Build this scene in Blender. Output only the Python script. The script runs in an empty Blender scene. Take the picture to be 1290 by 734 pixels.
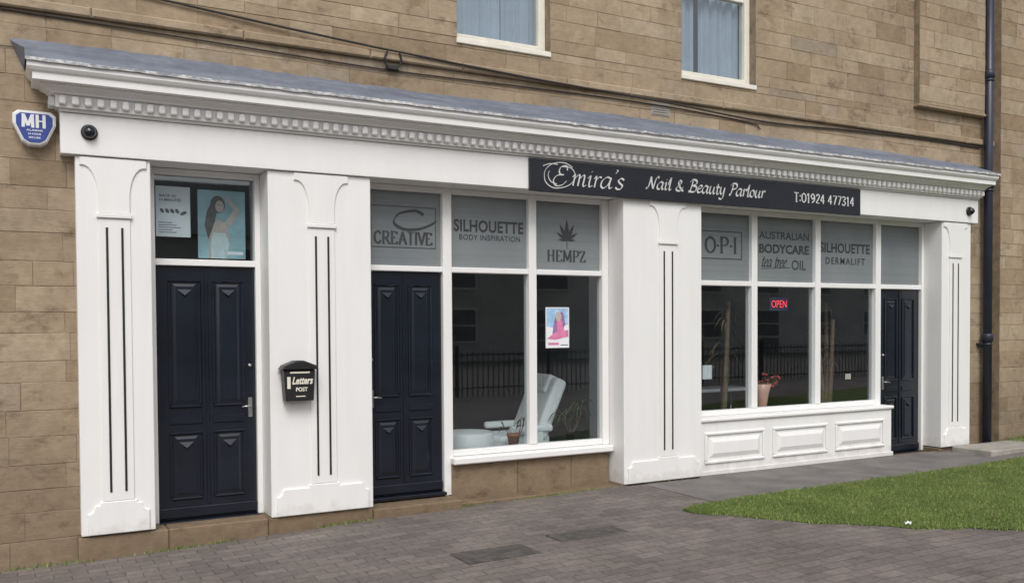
import bpy, bmesh, math, random
from mathutils import Vector, Matrix
random.seed(7)
scene=bpy.context.scene
COL=bpy.context.collection
# ------------------------------------------------------------------ materials
def newmat(name):
    m=bpy.data.materials.new(name);m.use_nodes=True
    nt=m.node_tree;b=nt.nodes['Principled BSDF'];return m,nt,b
def N(nt,t,**k):
    n=nt.nodes.new(t)
    for a,v in k.items(): setattr(n,a,v)
    return n
def setspec(b,v):
    b.inputs['Specular IOR Level'].default_value=v
def ramp(nt,stops):
    r=N(nt,'ShaderNodeValToRGB');e=r.color_ramp.elements
    e[0].position=stops[0][0];e[0].color=(*stops[0][1],1)
    e[1].position=stops[-1][0];e[1].color=(*stops[-1][1],1)
    for p,c in stops[1:-1]:
        q=e.new(p);q.color=(*c,1)
    return r
def mul(nt,a,b,fac=1.0,mode='MULTIPLY'):
    m=N(nt,'ShaderNodeMix',data_type='RGBA',blend_type=mode);m.inputs[0].default_value=fac
    nt.links.new(a,m.inputs[6]);nt.links.new(b,m.inputs[7]);return m.outputs[2]
def pos(nt): return N(nt,'ShaderNodeNewGeometry').outputs['Position']
def mapped(nt,scale=(1,1,1),loc=(0,0,0)):
    m=N(nt,'ShaderNodeMapping');m.inputs['Scale'].default_value=scale;m.inputs['Location'].default_value=loc
    nt.links.new(pos(nt),m.inputs['Vector']);return m.outputs[0]
def noise(nt,vec,scale,detail=5,rough=.6):
    n=N(nt,'ShaderNodeTexNoise');n.inputs['Scale'].default_value=scale;n.inputs['Detail'].default_value=detail;n.inputs['Roughness'].default_value=rough
    nt.links.new(vec,n.inputs['Vector']);return n.outputs['Fac']
def bump(nt,b,h,strength=.3,dist=.01):
    n=N(nt,'ShaderNodeBump');n.inputs['Strength'].default_value=strength;n.inputs['Distance'].default_value=dist
    nt.links.new(h,n.inputs['Height']);nt.links.new(n.outputs[0],b.inputs['Normal'])
def simple(name,col,rough=.5,var=.12,scale=6,metal=0,bmp=.0,spec=.5,coat=0):
    m,nt,b=newmat(name)
    n=noise(nt,pos(nt),scale)
    lo=tuple(c*(1-var) for c in col);hi=tuple(min(1,c*(1+var)) for c in col)
    r=ramp(nt,[(.3,lo),(.7,hi)]);nt.links.new(n,r.inputs[0])
    nt.links.new(r.outputs[0],b.inputs['Base Color'])
    b.inputs['Roughness'].default_value=rough;b.inputs['Metallic'].default_value=metal;setspec(b,spec)
    if coat: b.inputs['Coat Weight'].default_value=coat
    if bmp: bump(nt,b,noise(nt,pos(nt),scale*12),bmp,.004)
    return m
def white_paint():
    m,nt,b=newmat('white_paint')
    n1=noise(nt,mapped(nt,(1.2,1.2,.5)),1.6,4)
    r1=ramp(nt,[(.3,(.80,.795,.785)),(.75,(.845,.84,.835))]);nt.links.new(n1,r1.inputs[0])
    n2=noise(nt,mapped(nt,(9,9,.9)),1.0,5,.65)
    r2=ramp(nt,[(.33,(.955,.95,.945)),(.6,(1,1,1))]);nt.links.new(n2,r2.inputs[0])
    c=mul(nt,r1.outputs[0],r2.outputs[0],.6)
    sx=N(nt,'ShaderNodeSeparateXYZ');nt.links.new(pos(nt),sx.inputs[0])
    n3=noise(nt,mapped(nt,(5,5,5)),1.5,6)
    ad=N(nt,'ShaderNodeMath',operation='MULTIPLY_ADD');nt.links.new(n3,ad.inputs[0]);ad.inputs[1].default_value=-.5;nt.links.new(sx.outputs[2],ad.inputs[2])
    r3=ramp(nt,[(0,(.72,.69,.65)),(.10,(1,1,1))])
    ad2=N(nt,'ShaderNodeMath',operation='ADD');nt.links.new(ad.outputs[0],ad2.inputs[0]);ad2.inputs[1].default_value=.28
    nt.links.new(ad2.outputs[0],r3.inputs[0])
    c=mul(nt,c,r3.outputs[0],.5)
    nt.links.new(c,b.inputs['Base Color']);b.inputs['Roughness'].default_value=.42;setspec(b,.4)
    bump(nt,b,noise(nt,mapped(nt,(60,60,12)),1.0,5),.12,.003)
    return m
def stone(name,cols,dark=1.0,streak=True):
    m,nt,b=newmat(name)
    at=N(nt,'ShaderNodeAttribute',attribute_name='tone')
    s=N(nt,'ShaderNodeSeparateColor');nt.links.new(at.outputs['Color'],s.inputs[0])
    r=ramp(nt,cols);nt.links.new(s.outputs[0],r.inputs[0])
    n1=noise(nt,pos(nt),9,8,.7);r1=ramp(nt,[(.25,(.74,.72,.70)),(.7,(1.10,1.09,1.08))]);nt.links.new(n1,r1.inputs[0])
    c=mul(nt,r.outputs[0],r1.outputs[0],.9)
    n2=noise(nt,mapped(nt,(.8,.8,.5)),1.1,5,.6);r2=ramp(nt,[(.3,(.66,.65,.64)),(.65,(1.08,1.06,1.03))]);nt.links.new(n2,r2.inputs[0])
    c=mul(nt,c,r2.outputs[0],.8)
    n4=noise(nt,mapped(nt,(1,1,6)),14,4,.6);r4=ramp(nt,[(.35,(.88,.87,.86)),(.65,(1.04,1.04,1.04))]);nt.links.new(n4,r4.inputs[0])
    c=mul(nt,c,r4.outputs[0],.8)
    n5=noise(nt,mapped(nt,(1,1,1.6)),3.2,7,.72);r5=ramp(nt,[(.32,(.52,.50,.49)),(.45,(1,1,1)),(.64,(1,1,1)),(.76,(1.25,1.23,1.2))]);nt.links.new(n5,r5.inputs[0])
    c=mul(nt,c,r5.outputs[0],.8)
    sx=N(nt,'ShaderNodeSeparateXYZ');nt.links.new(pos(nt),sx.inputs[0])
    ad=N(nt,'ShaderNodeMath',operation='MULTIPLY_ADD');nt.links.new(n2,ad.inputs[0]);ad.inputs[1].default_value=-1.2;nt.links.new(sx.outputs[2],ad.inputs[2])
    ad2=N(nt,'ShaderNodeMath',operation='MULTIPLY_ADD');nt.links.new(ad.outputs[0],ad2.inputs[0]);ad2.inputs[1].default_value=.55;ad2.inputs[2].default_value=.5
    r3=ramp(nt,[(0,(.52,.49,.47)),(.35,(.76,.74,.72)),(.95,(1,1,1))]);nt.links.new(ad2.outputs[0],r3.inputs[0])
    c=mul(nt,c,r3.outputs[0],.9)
    g=N(nt,'ShaderNodeRGB');g.outputs[0].default_value=(dark,dark,dark,1)
    c=mul(nt,c,g.outputs[0],1)
    nt.links.new(c,b.inputs['Base Color']);b.inputs['Roughness'].default_value=.92;setspec(b,.15)
    bump(nt,b,noise(nt,pos(nt),45,8,.7),.5,.008)
    return m
STONECOLS=[(0,(.30,.232,.160)),(.3,(.35,.277,.198)),(.55,(.378,.306,.222)),(.8,(.405,.335,.248)),(1,(.325,.275,.215))]
M={}
M['white']=white_paint()
M['stone']=stone('sandstone',STONECOLS,1.12)
M['mortar']=simple('mortar',(.27,.215,.155),.95,.3,8,bmp=.4,spec=.1)
M['black']=simple('black_gloss_paint',(.008,.0115,.020),.22,.3,3,spec=.55,coat=.25)
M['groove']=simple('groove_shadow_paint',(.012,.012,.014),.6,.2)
M['signboard']=simple('sign_board_black',(.010,.011,.018),.35,.2)
M['silver']=simple('silver_lettering',(.60,.60,.60),.45,.1)
M['vinyl']=simple('dark_vinyl',(.045,.047,.052),.5,.15)
M['alu']=simple('brushed_metal',(.5,.5,.5),.3,.1,metal=.9)
M['blackplastic']=simple('black_plastic',(.014,.014,.016),.4,.2)
M['interior']=simple('interior_plaster',(.20,.215,.225),.8,.1,2)
M['floor']=simple('interior_floor',(.14,.14,.14),.5,.25,4)
M['darkwall']=simple('dark_partition',(.05,.05,.052),.7,.2)
M['leather']=simple('white_leather',(.88,.88,.87),.4,.02)
M['chrome']=simple('chrome',(.7,.7,.72),.15,.05,metal=1)
M['terracotta']=simple('terracotta',(.38,.16,.09),.7,.15)
M['leaf']=simple('leaf',(.05,.08,.035),.6,.4,9)
M['dryleaf']=simple('dry_palm_leaf',(.13,.095,.06),.7,.45,9)
M['trunk']=simple('plant_trunk',(.16,.11,.07),.8,.35,20)
M['red']=simple('red_petals',(.40,.05,.04),.6,.3,20)
M['pinkglass']=simple('pink_glass',(.78,.42,.32),.2,.1)
M['paper']=simple('paper_white',(.80,.81,.82),.6,.03)
M['ink']=simple('ink_grey',(.12,.12,.13),.6,.1)
M['blue']=simple('alarm_blue',(.03,.06,.28),.35,.1)
M['whiteplastic']=simple('white_plastic',(.76,.77,.78),.35,.05)
M['curtain']=simple('curtain_blue_grey',(.36,.41,.49),.85,.1,5)
M['cream']=simple('cream_window_paint',(.78,.75,.66),.5,.08)
M['pipe']=simple('downpipe_paint',(.022,.026,.045),.38,.2)
M['cable']=simple('cable_rubber',(.03,.027,.025),.7,.2)
M['concrete']=simple('concrete',(.33,.31,.28),.9,.2,6,bmp=.5,spec=.2)
M['render']=simple('pale_render',(.55,.54,.52),.9,.25,.4)
M['slate']=simple('slate',(.07,.075,.085),.7,.3,4,bmp=.4)
M['darkglass']=simple('house_window_glass',(.14,.15,.16),.3,.3,1)
M['cover']=simple('worn_cover_iron',(.085,.077,.073),.8,.45,14,bmp=.6)
M['rail']=simple('railing_paint',(.012,.012,.014),.4,.2)
M['gold']=simple('gold_lettering',(.72,.69,.58),.5,.1)
M['skin']=simple('poster_skin',(.50,.42,.37),.6,.1,20)
M['hair']=simple('poster_hair',(.10,.09,.085),.6,.3,20)
M['teal']=simple('poster_teal',(.30,.46,.50),.5,.3,3)
M['poswhite']=simple('poster_cloth',(.56,.64,.65),.5,.1,20)
M['pblue']=simple('poster_blue',(.35,.55,.78),.5,.3,12)
M['ppink']=simple('poster_pink',(.70,.22,.40),.5,.2,12)
M['ppurple']=simple('poster_purple',(.30,.17,.38),.5,.3,12)
def frosted():
    m,nt,b=newmat('frosted_glass_film')
    n=noise(nt,mapped(nt,(.7,.7,.4)),1.4,3)
    r=ramp(nt,[(.3,(.17,.19,.20)),(.7,(.225,.245,.255))]);nt.links.new(n,r.inputs[0])
    n2=noise(nt,mapped(nt,(.25,.25,28)),1,2);r2=ramp(nt,[(.35,(.93,.93,.93)),(.65,(1.03,1.03,1.03))]);nt.links.new(n2,r2.inputs[0])
    nt.links.new(mul(nt,r.outputs[0],r2.outputs[0]),b.inputs['Base Color']);b.inputs['Roughness'].default_value=.25;setspec(b,.5)
    return m
M['frost']=frosted()
def glass(name,tint=(.78,.84,.86)):
    m=bpy.data.materials.new(name);m.use_nodes=True;nt=m.node_tree;nt.nodes.clear()
    o=N(nt,'ShaderNodeOutputMaterial');mx=N(nt,'ShaderNodeMixShader');t=N(nt,'ShaderNodeBsdfTransparent');g=N(nt,'ShaderNodeBsdfGlossy')
    t.inputs[0].default_value=(*tint,1);g.inputs['Roughness'].default_value=.018;g.inputs['Color'].default_value=(.92,.97,1,1)
    lw=N(nt,'ShaderNodeLayerWeight');lw.inputs[0].default_value=.5
    pw=N(nt,'ShaderNodeMath',operation='POWER');nt.links.new(lw.outputs['Facing'],pw.inputs[0]);pw.inputs[1].default_value=3
    ma=N(nt,'ShaderNodeMath',operation='MULTIPLY_ADD');nt.links.new(pw.outputs[0],ma.inputs[0]);ma.inputs[1].default_value=.85;ma.inputs[2].default_value=.14
    bp=N(nt,'ShaderNodeBump');bp.inputs['Strength'].default_value=.012;bp.inputs['Distance'].default_value=.04
    nt.links.new(noise(nt,pos(nt),1.1,1,.3),bp.inputs['Height']);nt.links.new(bp.outputs[0],g.inputs['Normal'])
    nt.links.new(ma.outputs[0],mx.inputs[0]);nt.links.new(t.outputs[0],mx.inputs[1]);nt.links.new(g.outputs[0],mx.inputs[2]);nt.links.new(mx.outputs[0],o.inputs[0])
    return m
M['glass']=glass('window_glass')
def lead():
    m,nt,b=newmat('lead_sheet')
    n=noise(nt,mapped(nt,(.9,3,3)),2,7,.65);r=ramp(nt,[(.25,(.115,.13,.17)),(.5,(.16,.18,.225)),(.75,(.23,.25,.29))]);nt.links.new(n,r.inputs[0])
    n2=noise(nt,mapped(nt,(6,3,3)),2,6,.7);r2=ramp(nt,[(.35,(.8,.82,.84)),(.6,(1.08,1.08,1.08))]);nt.links.new(n2,r2.inputs[0])
    nt.links.new(mul(nt,r.outputs[0],r2.outputs[0],.7),b.inputs['Base Color']);b.inputs['Roughness'].default_value=.6;b.inputs['Metallic'].default_value=.1
    bump(nt,b,noise(nt,pos(nt),9,5),.5,.02);return m
M['lead']=lead()
def leadedge():
    m,nt,b=newmat('weathered_lead_edge')
    n=noise(nt,mapped(nt,(8,8,16)),1.5,8,.75);r=ramp(nt,[(.38,(.17,.175,.19)),(.5,(.33,.335,.345)),(.6,(.62,.61,.60))]);nt.links.new(n,r.inputs[0])
    nt.links.new(r.outputs[0],b.inputs['Base Color']);b.inputs['Roughness'].default_value=.7
    bump(nt,b,noise(nt,pos(nt),40,5),.3,.006);return m
M['leadedge']=leadedge()
def paving():
    m,nt,b=newmat('block_paving')
    dn=N(nt,'ShaderNodeTexNoise');dn.inputs['Scale'].default_value=3;nt.links.new(pos(nt),dn.inputs['Vector'])
    ad=N(nt,'ShaderNodeMix',data_type='RGBA',blend_type='LINEAR_LIGHT');ad.inputs[0].default_value=.026;nt.links.new(pos(nt),ad.inputs[6]);nt.links.new(dn.outputs['Color'],ad.inputs[7])
    br=N(nt,'ShaderNodeTexBrick');br.offset=.5;nt.links.new(ad.outputs[2],br.inputs['Vector'])
    br.inputs['Scale'].default_value=1;br.inputs['Brick Width'].default_value=.23;br.inputs['Row Height'].default_value=.118;br.inputs['Mortar Size'].default_value=.006;br.inputs['Mortar Smooth'].default_value=1.0;br.inputs['Bias'].default_value=-.1
    br.inputs['Color1'].default_value=(.235,.203,.187,1);br.inputs['Color2'].default_value=(.168,.148,.139,1);br.inputs['Mortar'].default_value=(.095,.086,.078,1)
    n1=noise(nt,pos(nt),.9,6,.65);r1=ramp(nt,[(.3,(.66,.66,.66)),(.7,(1.12,1.11,1.11))]);nt.links.new(n1,r1.inputs[0])
    n2=noise(nt,pos(nt),25,6,.7);r2=ramp(nt,[(.3,(.72,.72,.72)),(.7,(1.17,1.17,1.17))]);nt.links.new(n2,r2.inputs[0])
    c=mul(nt,br.outputs['Color'],r1.outputs[0]);c=mul(nt,c,r2.outputs[0],.9)
    n3=noise(nt,pos(nt),1.7,5,.7);r3=ramp(nt,[(.55,(1,1,1)),(.75,(.80,.86,.72))]);nt.links.new(n3,r3.inputs[0]);c=mul(nt,c,r3.outputs[0],.7)
    n6=noise(nt,pos(nt),6,7,.7);r6=ramp(nt,[(.28,(.62,.6,.58)),(.42,(1,1,1))]);nt.links.new(n6,r6.inputs[0]);c=mul(nt,c,r6.outputs[0],.7)
    nt.links.new(c,b.inputs['Base Color']);b.inputs['Roughness'].default_value=.85;setspec(b,.2)
    inv=N(nt,'ShaderNodeMath',operation='MULTIPLY_ADD');nt.links.new(br.outputs['Fac'],inv.inputs[0]);inv.inputs[1].default_value=-1;nt.links.new(n2,inv.inputs[2])
    bump(nt,b,inv.outputs[0],.45,.007);return m
M['paving']=paving()
M['path']=simple('worn_tarmac',(.175,.162,.155),.9,.25,3,bmp=.6,spec=.2)
M['soil']=simple('lawn_soil',(.11,.135,.045),.95,.35,3,bmp=.5,spec=.1)
M['earth']=simple('ground_earth',(.10,.10,.08),.95,.2,1)
def grassm():
    m,nt,b=newmat('grass_blades')
    at=N(nt,'ShaderNodeAttribute',attribute_name='tone');s=N(nt,'ShaderNodeSeparateColor');nt.links.new(at.outputs['Color'],s.inputs[0])
    r=ramp(nt,[(0,(.12,.18,.05)),(.5,(.17,.235,.07)),(.85,(.225,.28,.10)),(1,(.34,.32,.16))]);nt.links.new(s.outputs[0],r.inputs[0])
    n=noise(nt,pos(nt),1.8,5);r2=ramp(nt,[(.3,(.76,.82,.72)),(.7,(1.22,1.16,1.1))]);nt.links.new(n,r2.inputs[0])
    nt.links.new(mul(nt,r.outputs[0],r2.outputs[0]),b.inputs['Base Color']);b.inputs['Roughness'].default_value=.7;setspec(b,.2);return m
M['grass']=grassm()
def neon(name,c,s):
    m,nt,b=newmat(name);b.inputs['Base Color'].default_value=(*c,1);b.inputs['Emission Color'].default_value=(*c,1);b.inputs['Emission Strength'].default_value=s
    return m
M['neon']=neon('neon_red',(1,.05,.10),1.4);M['neonblue']=neon('neon_blue',(.06,.08,.6),.06)
# ------------------------------------------------------------------ builder
class B:
    def __init__(s): s.v=[];s.f=[];s.m=[];s.t=[];s.sm=[]
    def add(s,vs,fs,mi=0,smooth=False,tone=None,mat=None):
        o=len(s.v)
        for p in vs:
            p=Vector(p)
            if mat is not None: p=mat@p
            s.v.append(p);s.t.append(tone if tone else (.5,.5,.5))
        for f in fs: s.f.append([i+o for i in f]);s.m.append(mi);s.sm.append(smooth)
        return s
    def box(s,x0,x1,y0,y1,z0,z1,bev=0,mi=0,mat=None,tone=None,seg=1):
        bm=bmesh.new();bmesh.ops.create_cube(bm,size=1)
        for v in bm.verts: v.co=Vector(((x0+x1)/2+v.co.x*(x1-x0),(y0+y1)/2+v.co.y*(y1-y0),(z0+z1)/2+v.co.z*(z1-z0)))
        if bev: bmesh.ops.bevel(bm,geom=bm.edges[:],offset=bev,segments=seg,profile=.5,affect='EDGES')
        bm.verts.index_update();s.add([v.co.copy() for v in bm.verts],[[v.index for v in f.verts] for f in bm.faces],mi,False,tone,mat);bm.free();return s
    def poly(s,pts,y0,y1,mi=0,bev=0,mat=None,tone=None):
        bm=bmesh.new();vs=[bm.verts.new((x,y1,z)) for x,z in pts];f=bm.faces.new(vs)
        r=bmesh.ops.extrude_face_region(bm,geom=[f]);nv=[e for e in r['geom'] if isinstance(e,bmesh.types.BMVert)]
        bmesh.ops.translate(bm,vec=(0,y0-y1,0),verts=nv)
        if bev:
            ed=[e for e in bm.edges if all(abs(v.co.y-y0)<1e-6 for v in e.verts)]
            bmesh.ops.bevel(bm,geom=ed,offset=bev,segments=1,profile=.5,affect='EDGES')
        bmesh.ops.recalc_face_normals(bm,faces=bm.faces[:]);bm.verts.index_update()
        s.add([v.co.copy() for v in bm.verts],[[v.index for v in f.verts] for f in bm.faces],mi,False,tone,mat);bm.free();return s
    def lathe(s,prof,seg=20,center=(0,0,0),axis='Z',mi=0,mat=None,cap=True):
        vs=[];fs=[];n=len(prof)
        for k in range(seg):
            a=2*math.pi*k/seg
            for r,h in prof:
                x,y=r*math.cos(a),r*math.sin(a)
                q={'Z':(x,y,h),'Y':(x,h,y),'X':(h,x,y)}[axis]
                vs.append(Vector(center)+Vector(q))
        for k in range(seg):
            k2=(k+1)%seg
            for j in range(n-1): fs.append([k*n+j,k2*n+j,k2*n+j+1,k*n+j+1])
        if cap:
            fs.append([k*n for k in range(seg)][::-1]);fs.append([k*n+n-1 for k in range(seg)])
        return s.add(vs,fs,mi,True,None,mat)
    def tube(s,pts,r,seg=8,mi=0,r2=None):
        pts=[Vector(p) for p in pts];vs=[];fs=[];n=len(pts)
        for i,p in enumerate(pts):
            d=(pts[min(i+1,n-1)]-pts[max(i-1,0)]).normalized()
            u=d.cross(Vector((0,0,1)))
            if u.length<1e-3: u=Vector((1,0,0))
            u.normalize();w=d.cross(u);rr=r if r2 is None else r+(r2-r)*i/(n-1)
            for k in range(seg):
                a=2*math.pi*k/seg;vs.append(p+u*math.cos(a)*rr+w*math.sin(a)*rr)
        for i in range(n-1):
            for k in range(seg):
                k2=(k+1)%seg;fs.append([i*seg+k,i*seg+k2,(i+1)*seg+k2,(i+1)*seg+k])
        fs.append(list(range(seg))[::-1]);fs.append([(n-1)*seg+k for k in range(seg)])
        return s.add(vs,fs,mi,True)
    def make(s,name,mats,parent=None,label=None,cat=None,kind=None,origin=None,tone=False):
        me=bpy.data.meshes.new(name)
        xs=[v.x for v in s.v];ys=[v.y for v in s.v];zs=[v.z for v in s.v]
        o=Vector(((min(xs)+max(xs))/2,(min(ys)+max(ys))/2,min(zs))) if origin is None else Vector(origin)
        me.from_pydata([v-o for v in s.v],[],s.f)
        for k in (mats if isinstance(mats,(list,tuple)) else [mats]): me.materials.append(M[k])
        me.polygons.foreach_set('material_index',s.m);me.polygons.foreach_set('use_smooth',s.sm)
        if tone:
            ca=me.color_attributes.new(name='tone',type='FLOAT_COLOR',domain='POINT')
            ca.data.foreach_set('color',[c for t in s.t for c in (*t,1)])
        me.update();ob=bpy.data.objects.new(name,me);COL.objects.link(ob)
        place(ob,o,parent)
        if label: ob['label']=label
        if cat: ob['category']=cat
        if kind: ob['kind']=kind
        return ob
WL={}
def place(ob,o,parent):
    WL[ob.name]=Vector(o)
    if parent: ob.parent=parent;ob.location=Vector(o)-WL[parent.name]
    else: ob.location=o
def empty(name,loc,label=None,cat=None,parent=None):
    e=bpy.data.objects.new(name,None);e.empty_display_size=.2;COL.objects.link(e);place(e,loc,parent)
    if label:e['label']=label
    if cat:e['category']=cat
    return e
def textgeo(body,x0,x1,z0,z1,y,bold=0,ext=.001,shear=0,space=1.0):
    cu=bpy.data.curves.new('t','FONT');cu.body=body;cu.size=1;cu.offset=bold;cu.extrude=0;cu.shear=shear;cu.space_character=space;cu.resolution_u=4
    ob=bpy.data.objects.new('t',cu);COL.objects.link(ob);bpy.context.view_layer.update()
    dg=bpy.context.evaluated_depsgraph_get();me=ob.evaluated_get(dg).to_mesh()
    vs=[v.co.copy() for v in me.vertices];fs=[list(p.vertices) for p in me.polygons]
    ob.evaluated_get(dg).to_mesh_clear();bpy.data.objects.remove(ob);bpy.data.curves.remove(cu)
    ax=min(v.x for v in vs);bx=max(v.x for v in vs);ay=min(v.y for v in vs);by=max(v.y for v in vs)
    return [Vector((x0+(v.x-ax)/(bx-ax)*(x1-x0),y,z0+(v.y-ay)/(by-ay)*(z1-z0))) for v in vs],fs
def catmull(pts,n=8):
    if len(pts)==2: return [Vector(p) for p in pts]
    P=[Vector(p) for p in pts];P=[P[0]*2-P[1]]+P+[P[-1]*2-P[-2]];out=[]
    for i in range(1,len(P)-2):
        for k in range(n):
            t=k/n;a,b,c,d=P[i-1],P[i],P[i+1],P[i+2]
            out.append(.5*((2*b)+(c-a)*t+(2*a-5*b+4*c-d)*t*t+(3*b-a-3*c+d)*t**3))
    out.append(P[-2]);return out
class Pen:
    def __init__(s,b,x,z,sc,y,tmin,tmax,nib,slant=0,sx=1): s.b=b;s.x=x;s.z=z;s.sc=sc;s.y=y;s.a=tmin;s.c=tmax;s.nib=math.radians(nib);s.sl=slant;s.k=0;s.sx=sx
    def stroke(s,pts,ox=0,mi=0):
        P=catmull([(p[0],p[1]) for p in pts]);P=[Vector(((ox+p.x)*s.sx+p.y*s.sl,p.y)) for p in P];vs=[];n=len(P)
        for i,p in enumerate(P):
            d=(P[min(i+1,n-1)]-P[max(i-1,0)]);d.normalize();th=math.atan2(d.y,d.x)
            w=s.a+(s.c-s.a)*abs(math.sin(th-s.nib));nrm=Vector((-d.y,d.x))*w/2
            for q in (p+nrm,p-nrm): vs.append((s.x+q.x*s.sc,s.y-s.k*.00012,s.z+q.y*s.sc))
        s.k=(s.k+1)%12
        s.b.add(vs,[[2*i,2*i+1,2*i+3,2*i+2] for i in range(n-1)],mi)
SCRIPT={
'a':([[(.62,.92),(.35,1.0),(.08,.65),(.05,.2),(.25,0),(.5,.3),(.66,.98)],[(.66,.98),(.6,.3),(.68,.02),(.85,.15)]],.84),
'e':([[(.08,.45),(.4,.6),(.55,.85),(.38,1.0),(.12,.7),(.08,.25),(.28,0),(.6,.2)]],.64),
'i':([[(0,.75),(.15,.98),(.15,.3),(.22,.02),(.4,.15)],[(.15,1.32),(.22,1.42)]],.42),
'l':([[(.0,.7),(.22,1.7),(.2,.3),(.27,.02),(.45,.15)]],.44),
'm':([[(0,.75),(.13,.98),(.13,0)],[(.13,.6),(.35,.98),(.45,.85),(.45,0)],[(.45,.6),(.67,.98),(.78,.85),(.78,.2),(.85,.02),(1,.15)]],1.02),
'r':([[(0,.75),(.13,.98),(.13,0)],[(.13,.6),(.32,.95),(.5,.92)]],.5),
's':([[(.5,.88),(.3,1.0),(.12,.8),(.25,.55),(.45,.35),(.38,.05),(.15,0),(0,.15)]],.6),
'u':([[(0,.75),(.13,.98),(.1,.3),(.25,0),(.5,.35),(.6,.98)],[(.6,.98),(.57,.3),(.65,.02),(.82,.15)]],.84),
't':([[(.2,1.4),(.18,.3),(.27,0),(.48,.15)],[(0,.95),(.45,1.0)]],.48),
'y':([[(0,.8),(.12,.98),(.12,.4),(.28,.05),(.5,.35),(.6,.98)],[(.6,.98),(.55,-.3),(.35,-.65),(.05,-.55)]],.8),
'o':([[(.35,1.0),(.1,.75),(.08,.25),(.3,0),(.55,.3),(.55,.75),(.35,1.0)]],.68),
"'":([[(.12,1.75),(.15,1.6),(.05,1.4)]],.22),
' ':([],.5),
'N':([[(0,.1),(.1,0),(.25,.4),(.35,1.6)],[(.35,1.6),(.5,.9),(.8,0)],[(.8,0),(.92,1.2),(1.1,1.65),(1.28,1.5)]],1.2),
'B':([[(.34,1.5),(.28,.8),(.15,.05),(0,.1)],[(.0,1.3),(.3,1.68),(.75,1.6),(.8,1.15),(.35,.88)],[(.35,.88),(.85,.75),(.8,.15),(.4,0),(.1,.12)]],1.0),
'P':([[(.34,1.5),(.28,.8),(.15,.05),(0,.1)],[(.0,1.3),(.3,1.68),(.75,1.6),(.8,1.1),(.3,.8)]],.86),
'&':([[(.9,.6),(.6,.05),(.2,.05),(.1,.4),(.5,.9),(.55,1.3),(.35,1.4),(.25,1.1),(.5,.5),(.95,0)]],1.1),
'E':([[(.98,1.35),(.85,1.72),(.5,1.65),(.38,1.3),(.5,1.0),(.78,.95)],[(.78,.95),(.3,.85),(.1,.4),(.35,-.02),(.8,.08),(1.08,.45)]],1.15),
}
def script_text(b,s,x,z,sc,y,tmin,tmax,slant=.28,sx=1,mi=0,nib=35):
    p=Pen(b,x,z,sc,y,tmin,tmax,nib,slant,sx);cx=0
    for ch in s:
        g,adv=SCRIPT[ch]
        for st in g: p.stroke(st,cx,mi)
        cx+=adv
    return cx*sc*sx
SER={
'H':([[(.15,0),(.15,1)],[(.7,0),(.7,1)],[(.15,.52),(.7,.52)]],[(.15,0),(.15,1),(.7,0),(.7,1)],.95),
'E':([[(.15,0),(.15,1)],[(.15,.98),(.62,.98)],[(.15,.52),(.5,.52)],[(.15,.02),(.66,.02)],[(.62,.98),(.62,.8)],[(.66,.02),(.66,.2)]],[(.15,0),(.15,1)],.82),
'M':([[(.12,0),(.15,1)],[(.15,1),(.5,.1)],[(.5,.1),(.85,1)],[(.85,1),(.88,0)]],[(.12,0),(.12,1),(.88,0),(.88,1)],1.1),
'P':([[(.15,0),(.15,1)],[(.15,.98),(.5,.98),(.68,.75),(.5,.5),(.15,.5)]],[(.15,0),(.15,1)],.8),
'Z':([[(.08,.98),(.62,.98)],[(.62,.98),(.08,.02)],[(.08,.02),(.66,.02)],[(.08,.98),(.08,.8)],[(.66,.02),(.66,.2)]],[],.78),
'C':([[(.66,.75),(.45,1),(.12,.75),(.12,.25),(.45,0),(.68,.25)]],[],.8),
'R':([[(.15,0),(.15,1)],[(.15,.98),(.5,.98),(.65,.76),(.5,.52),(.15,.52)],[(.4,.5),(.72,0)]],[(.15,0),(.15,1),(.74,0)],.86),
'A':([[(.08,0),(.4,1)],[(.4,1),(.75,0)],[(.2,.35),(.62,.35)]],[(.08,0),(.75,0)],.84),
'T':([[(.38,0),(.38,1)],[(.06,.98),(.7,.98)]],[(.38,0)],.76),
'I':([[(.18,0),(.18,1)]],[(.18,0),(.18,1)],.38),
'V':([[(.05,1),(.38,0)],[(.38,0),(.7,1)]],[(.05,1),(.7,1)],.76),
'O':([[(.45,1),(.12,.75),(.12,.25),(.45,0),(.78,.25),(.78,.75),(.45,1)]],[],.92),
'0':([[(.35,1),(.1,.75),(.1,.25),(.35,0),(.6,.25),(.6,.75),(.35,1)]],[],.72),
'1':([[(.3,0),(.3,1)],[(.1,.8),(.3,1)]],[(.3,0)],.58),
'9':([[(.6,.7),(.35,1),(.1,.7),(.35,.42),(.6,.7)],[(.6,.75),(.56,.3),(.2,0)]],[],.72),
'2':([[(.1,.78),(.35,1),(.58,.75),(.1,.04)],[(.08,.04),(.62,.04)]],[],.72),
'4':([[(.45,0),(.45,1)],[(.45,1),(.06,.3)],[(.06,.3),(.64,.3)]],[],.72),
'7':([[(.08,.97),(.6,.97)],[(.6,.97),(.25,0)]],[],.68),
'3':([[(.1,.85),(.35,1),(.55,.78),(.28,.53)],[(.28,.53),(.6,.3),(.35,0),(.08,.15)]],[],.7),
':':([[(.15,.1),(.15,.24)],[(.15,.6),(.15,.74)]],[],.34),
' ':([],[],.4),
}
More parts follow.
